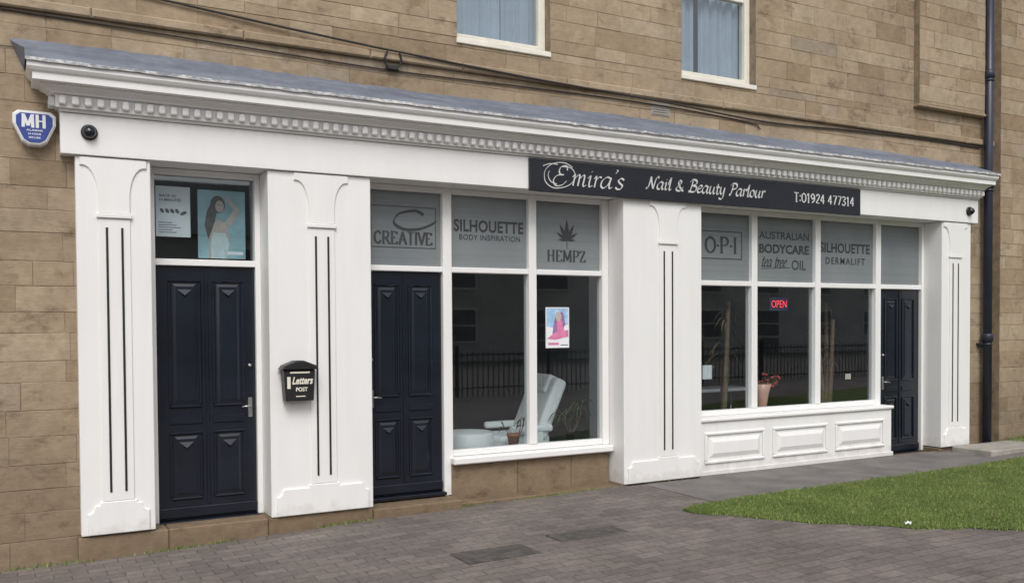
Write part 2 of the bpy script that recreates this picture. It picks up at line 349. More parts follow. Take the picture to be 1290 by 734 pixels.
def serif_text(b,s,x0,x1,z0,z1,y,tmin=.05,tmax=.14,dots=False,mi=0):
    tot=sum(SER[c][2] for c in s)+(.3*(len(s)-1) if dots else 0);sc=z1-z0;sx=(x1-x0)/(tot*sc)
    p=Pen(b,x0,z0,sc,y,tmin,tmax,0,0,sx);cx=0
    for i,ch in enumerate(s):
        g,se,adv=SER[ch]
        for st in g: p.stroke(st,cx,mi)
        for q in se: p.stroke([(q[0]-.12,q[1]),(q[0]+.12,q[1])],cx,mi)
        cx+=adv
        if dots and i<len(s)-1: p.stroke([(.08,.45),(.2,.45)],cx,mi);p.stroke([(.14,.39),(.14,.51)],cx,mi);cx+=.3
def rectline(b,x0,x1,z0,z1,y,t=.006,mi=0):
    for a in ((x0,x1,z0,z0+t),(x0,x1,z1-t,z1),(x0,x0+t,z0+t,z1-t),(x1-t,x1,z0+t,z1-t)): b.add([(a[0],y,a[2]),(a[1],y,a[2]),(a[1],y,a[3]),(a[0],y,a[3])],[[0,1,2,3]],mi)
def flat(b,pts,y,mi=0): b.add([(x,y,z) for x,z in pts],[list(range(len(pts)))],mi)
def ell(cx,cz,rx,rz,n=18,rot=0): return [(cx+rx*math.cos(t)*math.cos(rot)-rz*math.sin(t)*math.sin(rot),cz+rx*math.cos(t)*math.sin(rot)+rz*math.sin(t)*math.cos(rot)) for t in [2*math.pi*k/n for k in range(n)]]
# ------------------------------------------------------------------ ground
GZ=[(-200,-.26),(-2,-.25),(-.5,-.215),(1.2,-.165),(2.4,-.12),(4,-.10),(5.2,-.075),(10,-.095),(11,-.07),(12.5,-.02),(200,-.02)]
def gz(x):
    for (a,za),(b_,zb) in zip(GZ,GZ[1:]):
        if a<=x<=b_: return za+(zb-za)*(x-a)/(b_-a)
    return -.1
def sheet(name,xs,y0,y1,dz,mat,label,kind='structure',yfn=None,ny=4):
    b=B();vs=[];fs=[];n=ny+1
    for x in xs:
        a,c=(y0,y1) if yfn is None else yfn(x)
        for j in range(n): vs.append((x,a+(c-a)*j/ny,gz(x)+dz))
    for i in range(len(xs)-1):
        for j in range(ny): fs.append([i*n+j,(i+1)*n+j,(i+1)*n+j+1,i*n+j+1])
    b.add(vs,fs);return b.make(name,mat,kind=kind,label=label)
xs0=[-200,-40,-10,-2,-.5,1.2,2.4,4,5.2,10,11,12.5,40,200]
sheet('ground',xs0,-200,200,-.016,'earth','flat earth ground running out to the horizon')
sheet('pavement',[-40,-10,-2,-.5,1.2,2.4,4,5.2,10,11,12.5,40],-22,.12,0,'paving','worn brown grey block paving in front of the shop')
def lawn_y(x):
    top=[(4.85,-1.32),(5.1,-1.2),(6,-1.08),(8,-1.0),(10.3,-.86),(12.5,-.82),(40,-.8)]
    bot=[(4.85,-1.32),(5.05,-1.65),(5.5,-2.28),(6.1,-2.85),(6.7,-3.25),(8.5,-4.3),(12,-6),(40,-12)]
    w=.035*math.sin(x*9.1)+.025*math.sin(x*23.7+1)
    def ip(t):
        for (a,za),(b_,zb) in zip(t,t[1:]):
            if a<=x<=b_: return za+(zb-za)*(x-a)/(b_-a)
    return ip(bot)+w*(1 if x>4.9 else 0),ip(top)+w*.4
lx=[4.85+i*.05 for i in range(110)]+[10.4+i*.3 for i in range(9)]+[13,14,16,20,40]
sheet('lawn',lx,0,0,.007,'soil','short green lawn beside the block paving',yfn=lawn_y,ny=6)
sheet('path',[5.35,5.6,6,8,10,11,12.5,14],-1,.0,.004,'path','narrow grey tarmac path between lawn and shopfront',yfn=lambda x:(max(-1.2 if x<5.5 else -3,lawn_y(x)[1]-.04),.11))
def blades(name,n,xf,yf,zoff,label,h=.035):
    b=B();vs=[];fs=[];ts=[];k=0
    while k<n:
        x=xf();r=yf(x)
        if r is None: continue
        y=random.uniform(*r);z=gz(x)+zoff
        a=random.uniform(0,6.283);w=random.uniform(.003,.007);hh=h*random.uniform(.5,1.4);l=random.uniform(0,.6)*hh;a2=random.uniform(0,6.28)
        i=len(vs);dx,dy=math.cos(a)*w,math.sin(a)*w
        vs+= [(x-dx,y-dy,z),(x+dx,y+dy,z),(x+math.cos(a2)*l,y+math.sin(a2)*l,z+hh)]
        fs.append([i,i+1,i+2]);t=(random.random()**1.3,0,0);ts+=[t,t,t];k+=1
    b.v=[Vector(v) for v in vs];b.f=fs;b.t=ts;b.m=[0]*len(fs);b.sm=[False]*len(fs)
    return b.make(name,'grass',kind='stuff',tone=True,label=label)
def jag(x): 
    a,c=lawn_y(x);return (a-.10*random.random()**2,c+.07*random.random()**2)
blades('grass',95000,lambda:4.86+(random.random()**1.25)*9.5,jag,.004,'short mown grass blades of the lawn',h=.020)
sheet('verge',[11.5,12.5,40],-.8,-.02,.016,'soil','grass verge against the neighbouring stone wall',ny=2)
blades('verge_grass',9000,lambda:random.uniform(11.5,14.5),lambda x:(-.75,-.02),.014,'taller grass along the foot of the neighbouring wall',h=.06)
def wallfoot(x):
    if random.random()<.6+.4*math.sin(x*5.3+math.sin(x*2.1)): return None
    if x<-.04: return (.03,.10)
    if x<2.36: return (-.025,.012)
    if x<5.1: return (.02,.06)
    return (-.02,.02)
blades('weeds',700,lambda:random.uniform(-1.2,6.1),wallfoot,.0,'sparse weeds and moss along the foot of the wall',h=.03)
b=B();b.box(10.35,12.1,-.62,-.06,-.2,-.012,.012)
b.make('stone_step','concrete',label='pale worn stone slab beside the drainpipe at ground level',cat='step')
# ------------------------------------------------------------------ stone walls
crs=[];z=-.40
rc=random.Random(3)
while z<7.4:
    h=rc.choice([.16,.175,.19,.20,.215]);crs.append((z,z+h));z+=h
joints=[]
for c in crs:
    x=-7-rc.random()*.4;j=[x]
    while x<33: x+=rc.choice([.28,.38,.46,.54,.64,.76]);j.append(x)
    joints.append(j)
def ashlar(b,x0,x1,z0,z1,yf,depth=.004,gap=.0035):
    for (a,c),j in zip(crs,joints):
        za,zb=max(a,z0),min(c,z1)
        if zb-za<.03: continue
        for p,q in zip(j,j[1:]):
            xa,xb=max(p,x0),min(q,x1)
            if xb-xa<.03: continue
            g=gap/2;e=.003;y=yf+random.uniform(-.0025,.0015)
            r=random.random();t=(random.betavariate(2.2,2.2) if r>.1 else random.choice([0,.05,.95,1.0]),random.random(),0)
            X=(xa+g,xb-g);Z=(za+g,zb-g)
            def ring(i,yy): return [(X[0]+i,yy,Z[0]+i),(X[1]-i,yy,Z[0]+i),(X[1]-i,yy,Z[1]-i),(X[0]+i,yy,Z[1]-i)]
            jt=lambda L:[(u+random.uniform(-.003,.003),v,w+random.uniform(-.003,.003)) for u,v,w in L]
            vs=jt(ring(e,y))+jt(ring(0,y+e))+ring(0,yf+depth+.004)
            fs=[[0,1,2,3]]
            for o in (0,4):
                for k in range(4): k2=(k+1)%4;fs.append([o+k,o+4+k,o+4+k2,o+k2])
            b.add(vs,fs,0,False,t)
WY=.10
bld=empty('sandstone_building',(5,WY+.2,-.3),'weathered tan sandstone building above and around the white shopfront','building')
b=B()
XE=11.41;PX=9.78
regs=[(-7,-.0,-.4,3.7),(-7,PX,3.7,4.01),(-7,PX,4.09,4.33),(-7,3.27,4.33,6.3),(4.30,5.97,4.33,6.3),(7.05,PX,4.33,6.3),(-7,PX,6.3,7.3),(PX,XE,3.7,4.01),(PX,XE,4.09,4.38),(10.83,XE,-.4,3.7),(11.12,XE,4.38,7.3)]
for r in regs:
    ashlar(b,r[0],r[1],r[2],r[3],WY)
    b.box(r[0],r[1],WY+.004,WY+.3,r[2],r[3],mi=1)
ashlar(b,PX,11.12,4.42,7.3,WY-.085);b.box(PX,11.12,WY-.080,WY+.3,4.42,7.3,mi=1)
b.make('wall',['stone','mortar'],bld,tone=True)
b=B();b.box(PX-.02,11.14,WY-.100,WY+.05,4.38,4.417,.01,tone=(.4,0,0));b.make('pier_base','stone',bld,tone=True)
b=B();x=-7
while x<11.38:
    w=random.uniform(.7,1.3);x2=min(x+w,11.405);t=random.uniform(.2,.7)
    b.poly([(x+.002,4.012),(x2-.002,4.012),(x2-.002,4.088),(x+.002,4.088)],WY-.045,WY+.05,0,.012,tone=(t,0,0))
    x=x2
b.make('string_course','stone',bld,tone=True)
def sash(x0,x1,z0,z1):
    w=empty('window',((x0+x1)/2,WY+.2,z0),parent=bld)
    b=B();f=.075;y0=WY+.10;y1=WY+.2
    b.box(x0,x0+f*.6,y0,y1,z0,z1,.006);b.box(x1-f,x1,y0,y1,z0,z1,.006);b.box(x0+f*.6,x1-f,y0,y1,z0,z0+f,.006);b.box(x0+f*.6,x1-f,y0,y1,z1-f,z1,.006)
    b.box(x0+f*.6,x1-f,y0+.02,y1,(z0+z1)/2-.025,(z0+z1)/2+.025,.004);b.make('frame','cream',w)
    b=B();b.box(x0-.01,x1+.0,WY-.02,WY+.12,z0-.055,z0-.002,.006);b.make('sill','cream',w)
    b=B();b.add([(x0+f*.6,y0+.05,z0+f),(x1-f,y0+.05,z0+f),(x1-f,y0+.05,z1-f),(x0+f*.6,y0+.05,z1-f)],[[0,1,2,3]]);b.make('pane','glass',w)
    b=B();vs=[];fs=[];n=80;rr=random.Random(int(x0*10));ph=rr.uniform(0,6)
    for i in range(n+1):
        x=x0+.03+(x1-x0-.06)*i/n;yy=WY+.25+.03*math.sin(i*.7+ph+math.sin(i*.23)*1.5)+.012*math.sin(i*1.9)
        vs+=[(x,yy,z0+.02),(x,yy+.006*math.sin(i*.5),z1)]
    for i in range(n):
        u=i/n
        if (.55<u<.60 and x0<5) or (.30<u<.38 and x0>5): continue
        fs.append([2*i,2*i+2,2*i+3,2*i+1])
    b.add(vs,fs,0,True);b.make('curtain','curtain',w)
    b=B();b.box(x0-.05,x1+.05,WY+.7,WY+.72,z0-.1,z1+.1);b.make('room_backing','darkwall',w)
sash(3.27,4.30,4.33,6.3);sash(5.97,7.05,4.33,6.3)
b=B();b.add([(-7.3,-.2,7.3),(11.4,-.2,7.3),(11.4,4.5,10.2),(-7.3,4.5,10.2),(11.4,9,7.3),(-7.3,9,7.3)],[[0,1,2,3],[3,2,4,5],[0,3,5],[1,4,2]]);b.make('roof','slate',bld)
b=B();b.box(-7,11.3,8.5,8.8,-.4,7.3);b.box(-7,-6.7,.42,8.5,-.4,7.3);b.box(11.1,11.3,.42,8.5,-.4,7.3,0);b.box(-6.7,11.1,.42,8.5,3.5,3.6);b.make('rear_walls','mortar',bld)
nb=empty('stone_building',(20,.5,-.3),'paler sandstone neighbouring building beyond the black drainpipe','building')
b=B();ashlar(b,11.42,32,-.4,7.4,-.02);b.box(11.42,32,-.015,8,-.4,7.4,mi=1);b.make('wall',['stone','mortar'],nb,tone=True)
b=B();b.add([(11.42,-.3,7.4),(32,-.3,7.4),(32,4,10),(11.42,4,10),(32,8,7.4),(11.42,8,7.4)],[[0,1,2,3],[3,2,4,5],[0,3,5],[1,4,2]]);b.make('roof','slate',nb)
pl=B()
def stoneblk(b,x0,x1,y0,y1,z0,z1,bev=.01): b.box(x0,x1,y0,y1,z0,z1,bev,tone=(random.uniform(0,.4),0,0))
for a,c in ((-.04,.62),(.623,1.42),(1.423,2.358)): stoneblk(pl,a,c,.012,.4,-.4,-.012)
stoneblk(pl,2.36,3.24,-.005,.42,-.4,-.03);stoneblk(pl,2.37,5.10,.06,.262,-.4,-.075)
for a,c in ((3.25,3.98),(3.982,4.62),(4.622,5.10)): stoneblk(pl,a,c,.25,.42,-.4,.262)
stoneblk(pl,5.102,6.16,.02,.4,-.4,-.062);stoneblk(pl,6.162,10.21,.14,.42,-.4,-.10);stoneblk(pl,10.212,10.83,.02,.4,-.4,-.04)
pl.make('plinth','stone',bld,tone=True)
# ------------------------------------------------------------------ shopfront
sf=empty('shopfront',(5.4,.15,-.05),'long white classical timber shopfront with pilasters, dentil cornice and black doors','shopfront')
def pilaster(x0,x1,zb,c,label=None):
    b=B();b.box(x0,x1,0,.36,zb,2.93,.006)
    f=-.016
    nk=.115;fl=min(.24,(x1-x0)/2-.02);pts=[(c-nk,2.50),(c+nk,2.50),(c+nk,2.62)]
    for k in range(1,9):
        a=math.pi/2*k/8;pts.append((c+nk+(fl-nk-.02)*(1-math.cos(a)),2.62+.24*math.sin(a)))
    pts+=[(c+fl,2.86),(c+fl,2.925),(c-fl,2.925),(c-fl,2.86)]
    for k in range(8,0,-1):
        a=math.pi/2*k/8;pts.append((c-nk-(fl-nk-.02)*(1-math.cos(a)),2.62+.24*math.sin(a)))
    pts.append((c-nk,2.62))
    b.poly(pts,f,.002,0,.005)
    b.box(c-nk-.012,c+nk+.012,f-.014,.002,2.462,2.498,.005)
    lo=zb+.26
    b.box(c-nk,c+nk,f+.004,.002,lo,2.46,.004)
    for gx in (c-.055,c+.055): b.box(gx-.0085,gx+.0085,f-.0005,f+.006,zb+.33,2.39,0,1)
    e=.045;xa,xb=x0+e,x1-e;z0=zb+.005
    pts=[(xa,z0),(xb,z0),(xb,zb+.17)]
    for k in range(1,7):
        a=math.pi/2*k/6;pts.append((xb-.05*math.sin(a)*1.0,zb+.17+.05*(1-math.cos(a))))
    pts+=[(xb-.06,zb+.235),(c+nk+.02,zb+.235),(c+nk+.02,zb+.258),(c-nk-.02,zb+.258),(c-nk-.02,zb+.235),(xa+.06,zb+.235)]
    for k in range(6,0,-1):
        a=math.pi/2*k/6;pts.append((xa+.05*math.sin(a),zb+.17+.05*(1-math.cos(a))))
    pts.append((xa,zb+.17))
    b.poly(pts,f-.004,.002,0,.006)
    return b.make('pilaster',['white','groove'],sf,label)
pilaster(-.02,.52,0,.25);pilaster(1.445,2.355,-.01,1.905);pilaster(5.115,6.16,-.06,5.69);pilaster(10.22,10.81,-.03,10.48)
b=B();b.box(-.12,10.92,-.03,.40,2.934,3.245,.004);b.make('fascia_board','white',sf)
def sweep(b,prof,xl,xr,yf,yb,mi=0,rr=.35):
    vs=[];fs=[];n=len(prof)
    for p,z in prof: vs+=[(xl-p,yb,z),(xl-p,yf-p,z),(xr+p*rr,yf-p,z),(xr+p*rr,yb,z)]
    for i in range(n-1):
        for k in range(3): fs.append([4*i+k,4*i+k+1,4*i+5+k,4*i+4+k])
    b.add(vs,fs,mi)
co=empty('cornice',(5.4,-.1,3.24),parent=sf)
b=B();sweep(b,[(0,3.246),(.018,3.246),(.028,3.255),(.018,3.266),(.05,3.270),(.05,3.362),(.085,3.366),(.092,3.378),(.12,3.40),(.15,3.408),(.15,3.420),(.205,3.424),(.205,3.475),(.215,3.480),(.225,3.487),(.24,3.508),(.24,3.545),(-.2,3.60)],-.10,10.91,-.03,.42);b.make('moulding','white',co)
x=-.13;k=0;d0=None;rest=B()
while x<10.88:
    if k<96:
        if d0 is None:
            bb=B();bb.box(x,x+.052,-.125,-.079,3.286,3.352,.014,seg=2);d0=bb.make('dentil','white',co)
        else:
            d=d0.copy();COL.objects.link(d);d.parent=co;d.location=d0.location+Vector((x+.13,0,0))
    else: rest.box(x,x+.052,-.125,-.079,3.286,3.352,.014,seg=2)
    k+=1;x+=.088
for yy in (-.03,.05): rest.box(-.195,-.149,yy,yy+.052,3.283,3.355,.006)
rest.make('dentil_band','white',co,kind='stuff')
b=B();n=150;vs=[];fs=[];r=random.Random(5)
ph=[r.uniform(-1,1) for _ in range(n+1)]
for i in range(n+1):
    u=i/n;xf=-.35+u*(11.02+.35);xb=-.44+u*(11.10+.44)
    zb=3.765+.012*math.sin(u*17)-.045*max(0,(u-.6)/.4)+ph[i]*.005
    zf=3.566+ph[i]*.002
    vs+=[(xb,WY+.0,zb+.02),(xb,WY-.012,zb),(xf,WY-.18,(zb+zf)/2+.012+ph[i]*.003),(xf,-.283,zf),(xf,-.289,zf-.026+ph[(i*3)%n]*.0025)]
for i in range(n):
    for j in range(4): fs.append([5*i+j,5*i+j+1,5*i+6+j,5*i+5+j])
b.add(vs,fs,0,True)
for k in range(len(fs)):
    if k%4==3: b.m[k]=1;b.sm[k]=False
b.add([vs[0],vs[1],vs[2],vs[3],(-.35,WY,3.56)],[[0,1,2,3,4]],0)
e=vs[-5:];b.add([e[0],e[1],e[2],e[3],(11.02,WY,3.56)],[[4,3,2,1,0]],0)
b.make('lead_flashing',['lead','leadedge'],co)
# doors
def panelrelief(b,x0,x1,z0,z1,y):
    t=.022
    for a in ((x0,x1,z0,z0+t),(x0,x1,z1-t,z1),(x0,x0+t,z0+t,z1-t),(x1-t,x1,z0+t,z1-t)): b.box(a[0],a[1],y-.018,y,a[2],a[3],.008)
    i=t+.016;j=i+.022
    b.add([(x0+i,y,z0+i),(x1-i,y,z0+i),(x1-i,y,z1-i),(x0+i,y,z1-i),(x0+j,y-.009,z0+j),(x1-j,y-.009,z0+j),(x1-j,y-.009,z1-j),(x0+j,y-.009,z1-j)],[[4,5,6,7],[0,1,5,4],[1,2,6,5],[2,3,7,6],[3,0,4,7]])
    c=(x0+x1)/2;h=min(.06,(x1-x0)*.22);zt=z1-j-.025;yy=y-.009
    b.add([(c-h,yy-.001,zt),(c+h,yy-.001,zt),(c,yy-.001,zt-h*1.1),(c,yy-.024,zt-h*.85)],[[0,3,1],[1,3,2],[2,3,0]])
def door(x0,x1,z0,z1,y,hx,hs,label=None):
    d=empty('door',((x0+x1)/2,y+.03,z0),parent=sf)
    if label:d['label']=label
    b=B();b.box(x0,x1,y,y+.05,z0,z1,.003)
    H=z1-z0;m=.095;c=(x0+x1)/2
    for a,e in ((x0+m,c-.045),(c+.045,x1-m)):
        panelrelief(b,a,e,z0+H*.44,z1-.11,y);panelrelief(b,a,e,z0+.16,z0+H*.345,y)
    b.box(x0,x1,y-.022,y+.001,z0+.012,z0+.10,.008)
    for a,e in ((x0+m,c-.045),(c+.045,x1-m)): b.box(a,e,y-.012,y+.001,z0+H*.375,z0+H*.405,.005)
    b.box(c-.012,c+.012,y-.012,y+.001,z0+.11,z1-.02,.004)
    b.make('leaf','black',d)
    b=B();b.box(hx-.018,hx+.018,y-.012,y,z0+.83,z0+1.0,.004);b.tube([(hx,y-.005,z0+.93),(hx,y-.05,z0+.93),(hx+hs*.03,y-.055,z0+.93),(hx+hs*.08,y-.052,z0+.925)],.008,8);b.make('handle','alu',d)
    b=B();b.lathe([(.0,-.02),(.014,-.018),(.016,0)],12,(hx,y,z0+1.28),'Y',0,None,False);b.make('lock','alu',d)
    b=B();b.box(x0-.01,x1+.01,y-.09,y+.06,z0-.035,z0-.003,.006);b.make('threshold','black',d)
    return d
d1=door(.585,1.395,.0,2.125,.31,1.345,-1);d2=door(2.40,3.175,.02,2.12,.31,2.46,1);d3=door(9.40,10.17,-.085,2.045,.31,9.46,1)
b=B();b.box(.521,.583,.27,.38,-.012,2.93,.004);b.box(1.397,1.444,.27,.38,-.012,2.93,.004);b.box(.583,1.397,.27,.38,2.128,2.182,.004);b.box(.583,1.397,.275,.38,2.88,2.93,.004);b.make('frame','white',d1)
b=B();b.add([(.583,.33,2.182),(1.397,.33,2.182),(1.397,.33,2.88),(.583,.33,2.88)],[[0,1,2,3]]);b.make('transom_pane','glass',d1)
def bay(name_x,posts,rails,panes_low,panes_up,sill,label):
    w=empty('window',((posts[0][0]+posts[-1][1])/2,.3,0),parent=sf);w['label']=label
    b=B()
    for x0,x1,z0,z1 in posts+[]: b.box(x0,x1,.265,.375,z0,z1,.006)
    for x0,x1,z0,z1 in rails: b.box(x0,x1,.272,.37,z0,z1,.006)
    b.make('frame','white',w)
    b=B();b.box(*sill,.012);b.make('sill','white',w)
    for x0,x1,z0,z1 in panes_low:
        q=random.uniform(-.0035,.0035);b=B();b.add([(x0,.328-q,z0),(x1,.328+q,z0),(x1,.328+q,z1),(x0,.328-q,z1)],[[0,1,2,3]]);b.make('pane','glass',w)
    for x0,x1,z0,z1 in panes_up: b=B();b.box(x0,x1,.318,.326,z0,z1);b.make('frosted_pane','frost',w)
    return w
t0,t1,top=2.125,2.178,2.932
w1=bay(0,[(3.18,3.275,-.03,top),(4.135,4.225,.40,top),(5.03,5.112,.34,top),(2.356,2.395,-.03,top)],
 [(2.395,3.18,t0,t1),(3.275,4.135,t0,t1),(4.225,5.03,t0,t1),(3.275,5.03,.342,.40),(2.395,3.18,2.88,top),(3.275,4.135,2.88,top),(4.225,5.03,2.88,top)],
 [(3.275,4.135,.40,t0),(4.225,5.03,.40,t0)],[(2.395,3.18,t1,2.88),(3.275,4.135,t1,2.88),(4.225,5.03,t1,2.88)],(3.24,5.11,.17,.36,.27,.339),'two-pane shop window with frosted lettered upper lights')
t0b,t1b=2.05,2.108
w2=bay(0,[(6.162,6.215,.53,top),(7.15,7.24,.62,top),(8.195,8.285,.62,top),(9.28,9.375,-.08,top),(10.175,10.218,-.09,top)],
 [(6.215,7.15,t0b,t1b),(7.24,8.195,t0b,t1b),(8.285,9.28,t0b,t1b),(9.375,10.175,t0b,t1b),(6.215,9.28,.56,.62)]+[(a,c,2.88,top) for a,c in ((6.215,7.15),(7.24,8.195),(8.285,9.28),(9.375,10.175))],
 [(6.215,7.15,.62,t0b),(7.24,8.195,.62,t0b),(8.285,9.28,.62,t0b)],[(a,c,t1b,2.88) for a,c in ((6.215,7.15),(7.24,8.195),(8.285,9.28),(9.375,10.175))],(6.162,9.42,.09,.36,.515,.558),'three-pane shop window with frosted lettered upper lights')
sr=empty('stall_riser',(7.8,.2,-.09),parent=sf)
b=B();b.box(6.162,9.40,.12,.26,-.09,.513,.006);b.box(6.162,9.415,.10,.119,-.085,-.03,.006)
b.make('board','white',sr)
for a,c in ((6.30,7.20),(7.33,8.24),(8.37,9.26)):
    b=B();z0,z1=.045,.40;t=.035;y=.12
    for q in ((a,c,z0,z0+t),(a,c,z1-t,z1),(a,a+t,z0+t,z1-t),(c-t,c,z0+t,z1-t)): b.box(q[0],q[1],y-.022,y+.001,q[2],q[3],.009)
    i=t+.03;j=i+.05
    b.add([(a+i,y-.001,z0+i),(c-i,y-.001,z0+i),(c-i,y-.001,z1-i),(a+i,y-.001,z1-i),(a+j,y-.022,z0+j),(c-j,y-.022,z0+j),(c-j,y-.022,z1-j),(a+j,y-.022,z1-j)],[[4,5,6,7],[0,1,5,4],[1,2,6,5],[2,3,7,6],[3,0,4,7]])
    b.make('panel','white',sr)
# ---- window lettering
def lettering(parent,fn):
    b=B();fn(b);b.make('lettering','vinyl',parent)
Y=.3155
def L1(b):
    p=Pen(b,2.70,2.525,.17,Y,.05,.17,60,.0,1.7);p.stroke([(1.05,.85),(.75,1.05),(.2,.85),(.0,.35),(.35,.0),(.9,.05),(1.35,.35),(1.5,.55)])
    serif_text(b,'CREATIVE',2.50,3.10,2.385,2.50,Y-.002,.07,.19);rectline(b,2.47,3.13,2.35,2.74,Y-.0018,.006)
def L2(b):
    b.add(*textgeo('SILHOUETTE',3.32,4.10,2.53,2.65,Y,.028,space=1.05));b.add(*textgeo('BODY INSPIRATION',3.38,4.06,2.45,2.505,Y,.012,space=1.1))
def L3(b):
    serif_text(b,'HEMPZ',4.38,4.86,2.27,2.385,Y,.07,.2)
    cx,cz=4.62,2.49
    for k,(ang,l) in enumerate([(90,.22),(62,.19),(118,.19),(32,.155),(148,.155),(3,.11),(177,.11)]):
        a=math.radians(ang);d=Vector((math.cos(a),math.sin(a)));n_=Vector((-d.y,d.x));m=10;top_=[];bo=[]
        for i in range(m+1):
            u=i/m;w=l*.13*math.sin(math.pi*min(1,u*.98+.02)**.8)*(1 if i%2 else .72)
            q=Vector((cx,cz))+d*l*u;top_.append(q+n_*w);bo.append(q-n_*w)
        vs=[(q.x,Y-.0002*k,q.y) for pr in zip(top_,bo) for q in pr]
        b.add(vs,[[2*i,2*i+1,2*i+3,2*i+2] for i in range(m)])
    b.add([(cx-.004,Y-.0016,cz-.09),(cx+.004,Y-.0016,cz-.09),(cx+.004,Y-.0016,cz),(cx-.004,Y-.0016,cz)],[[0,1,2,3]])
def L4(b):
    serif_text(b,'OPI',6.48,6.97,2.43,2.61,Y,.07,.19,dots=True);rectline(b,6.40,7.04,2.36,2.68,Y-.002,.009)
def L5(b):
    b.add(*textgeo('AUSTRALIAN',7.31,8.13,2.62,2.71,Y,.008));b.add(*textgeo('BODYCARE',7.31,8.13,2.45,2.56,Y,.035))
    script_text(b,'tea tree',7.34,2.29,.085,Y,.1,.24,.3,1.0);b.add(*textgeo('OIL',7.84,8.08,2.26,2.38,Y,.01))
    b.add([(7.34,Y,2.262),(7.81,Y,2.28),(7.81,Y,2.288),(7.34,Y,2.268)],[[0,1,2,3]])
def L6(b):
    b.add(*textgeo('SILHOUETTE',8.32,9.22,2.49,2.615,Y,.028,space=1.05));b.add(*textgeo('DERMALIFT',8.42,9.13,2.35,2.435,Y,.022,space=1.3))
for w,fn in ((w1,L1),(w1,L2),(w1,L3),(w2,L4),(w2,L5),(w2,L6)): lettering(w,fn)
# ------------------------------------------------------------------ shop sign
sg=empty('shop_sign',(6.28,-.05,2.92),'long black fascia sign with silver script lettering and phone number','sign')
b=B();b.box(3.96,8.60,-.062,-.031,2.915,3.232,.004);b.make('board','signboard',sg)
b=B();ys=-.0635
script_text(b,'E',4.20,2.985,.115,ys,.04,.14,.25,1.35)
wd=script_text(B(),"mira's",0,0,1,0,.1,.2,0,1);sx=(5.09-4.45)/(wd*.112)
script_text(b,"mira's",4.43,2.995,.112,ys,.04,.20,.26,sx)
p=Pen(b,4.12,3.07,.105,ys-.001,.04,.10,60,0,1.25)
p.stroke([(2.5,1.0),(1.8,1.35),(.8,1.2),(.1,.5),(.1,-.5),(.8,-1.05),(1.8,-.9),(2.5,-.4),(2.75,.3),(2.4,.9),(1.6,1.0)])
p.stroke([(-.1,.9),(.5,1.15),(1.2,1.15)]);p.stroke([(.45,.5),(.35,0),(.6,-.5),(1.1,-.7)])
wd=script_text(B(),'Nail & Beauty Parlour',0,0,1,0,.1,.2,0,1);sx=(7.03-5.37)/(wd*.078)
script_text(b,'Nail & Beauty Parlour',5.36,3.03,.078,ys,.04,.32,.24,sx,0,42)
b.make('script_lettering','silver',sg)
b=B();serif_text(b,'T:01924 477314',7.48,8.49,3.02,3.125,ys,.08,.17);b.make('phone_number','silver',sg)
# ------------------------------------------------------------------ alarm box
al=empty('alarm_box',(-.30,.05,2.98),'blue and white intruder alarm bell box on the stone wall','alarm box')
cx=-.29
def hexa(s,top=3.235,bot=2.985): 
    zc=(top+bot)/2;q=[(-.145,.10),(-.11,.128),(.11,.128),(.145,.10),(.145,.03),(.085,-.10),(.04,-.128),(-.04,-.128),(-.085,-.10),(-.145,.03)]
    return [(cx+x*s,zc+z*s) for x,z in q][::-1]
b=B();b.poly(hexa(1),.0,.10,0,.012);b.make('case','whiteplastic',al)
b=B();b.poly(hexa(.84),-.006,.001,0,.002);b.make('face','blue',al)
b=B();serif_text(b,'MH',cx-.085,cx+.085,3.115,3.205,-.008,.10,.24)
for k,(h,wd_) in enumerate(((3.085,.055),(3.058,.045),(3.031,.04))): b.add(*textgeo(['ALARMS','24 HOUR','SECURE'][k],cx-wd_,cx+wd_,h,h+.014,-.008,.02))
b.make('lettering','whiteplastic',al)
for i,(fx,fz) in enumerate(((.08,3.105),(10.72,3.085))):
    e=empty('security_light',(fx,-.05,fz-.06),'small round black dome fixture at the end of the white fascia','light',)
    e['group']='round black fixtures on the fascia'
    b=B();b.lathe([(.058,0),(.06,-.012),(.056,-.02)],24,(fx,-.031,fz),'Y');b.make('base','blackplastic',e)
    b=B();b.lathe([(.05,-.02),(.046,-.045),(.03,-.066),(.002,-.074)],24,(fx,-.031,fz),'Y',0,None,False);b.make('dome','black',e)
# ------------------------------------------------------------------ post box
pb=empty('post_box',(1.66,-.07,.96),'black post box with pitched lid mounted on the pilaster','post box')
b=B();b.poly([(1.545,.985),(1.785,.985),(1.80,1.245),(1.53,1.245)],-.125,-.017,0,.008);b.make('body','blackplastic',pb)
b=B();b.poly([(1.505,1.25),(1.825,1.25),(1.80,1.285),(1.70,1.325),(1.63,1.325),(1.53,1.285)],-.150,-.016,0,.010);b.make('lid','blackplastic',pb)
b=B();b.box(1.58,1.75,-.128,-.124,1.218,1.232,.001);b.add(*textgeo('1',1.556,1.585,1.09,1.19,-.1262,.05));b.add(*textgeo('Letters',1.598,1.778,1.125,1.19,-.1262,.035,shear=.3));b.add(*textgeo('POST',1.63,1.73,1.065,1.1,-.1262,.03));b.box(1.63,1.71,-.128,-.124,1.02,1.028)
b.m=[1 if i<6 else 0 for i in range(len(b.f))];b.make('lettering',['gold','blackplastic'],pb)
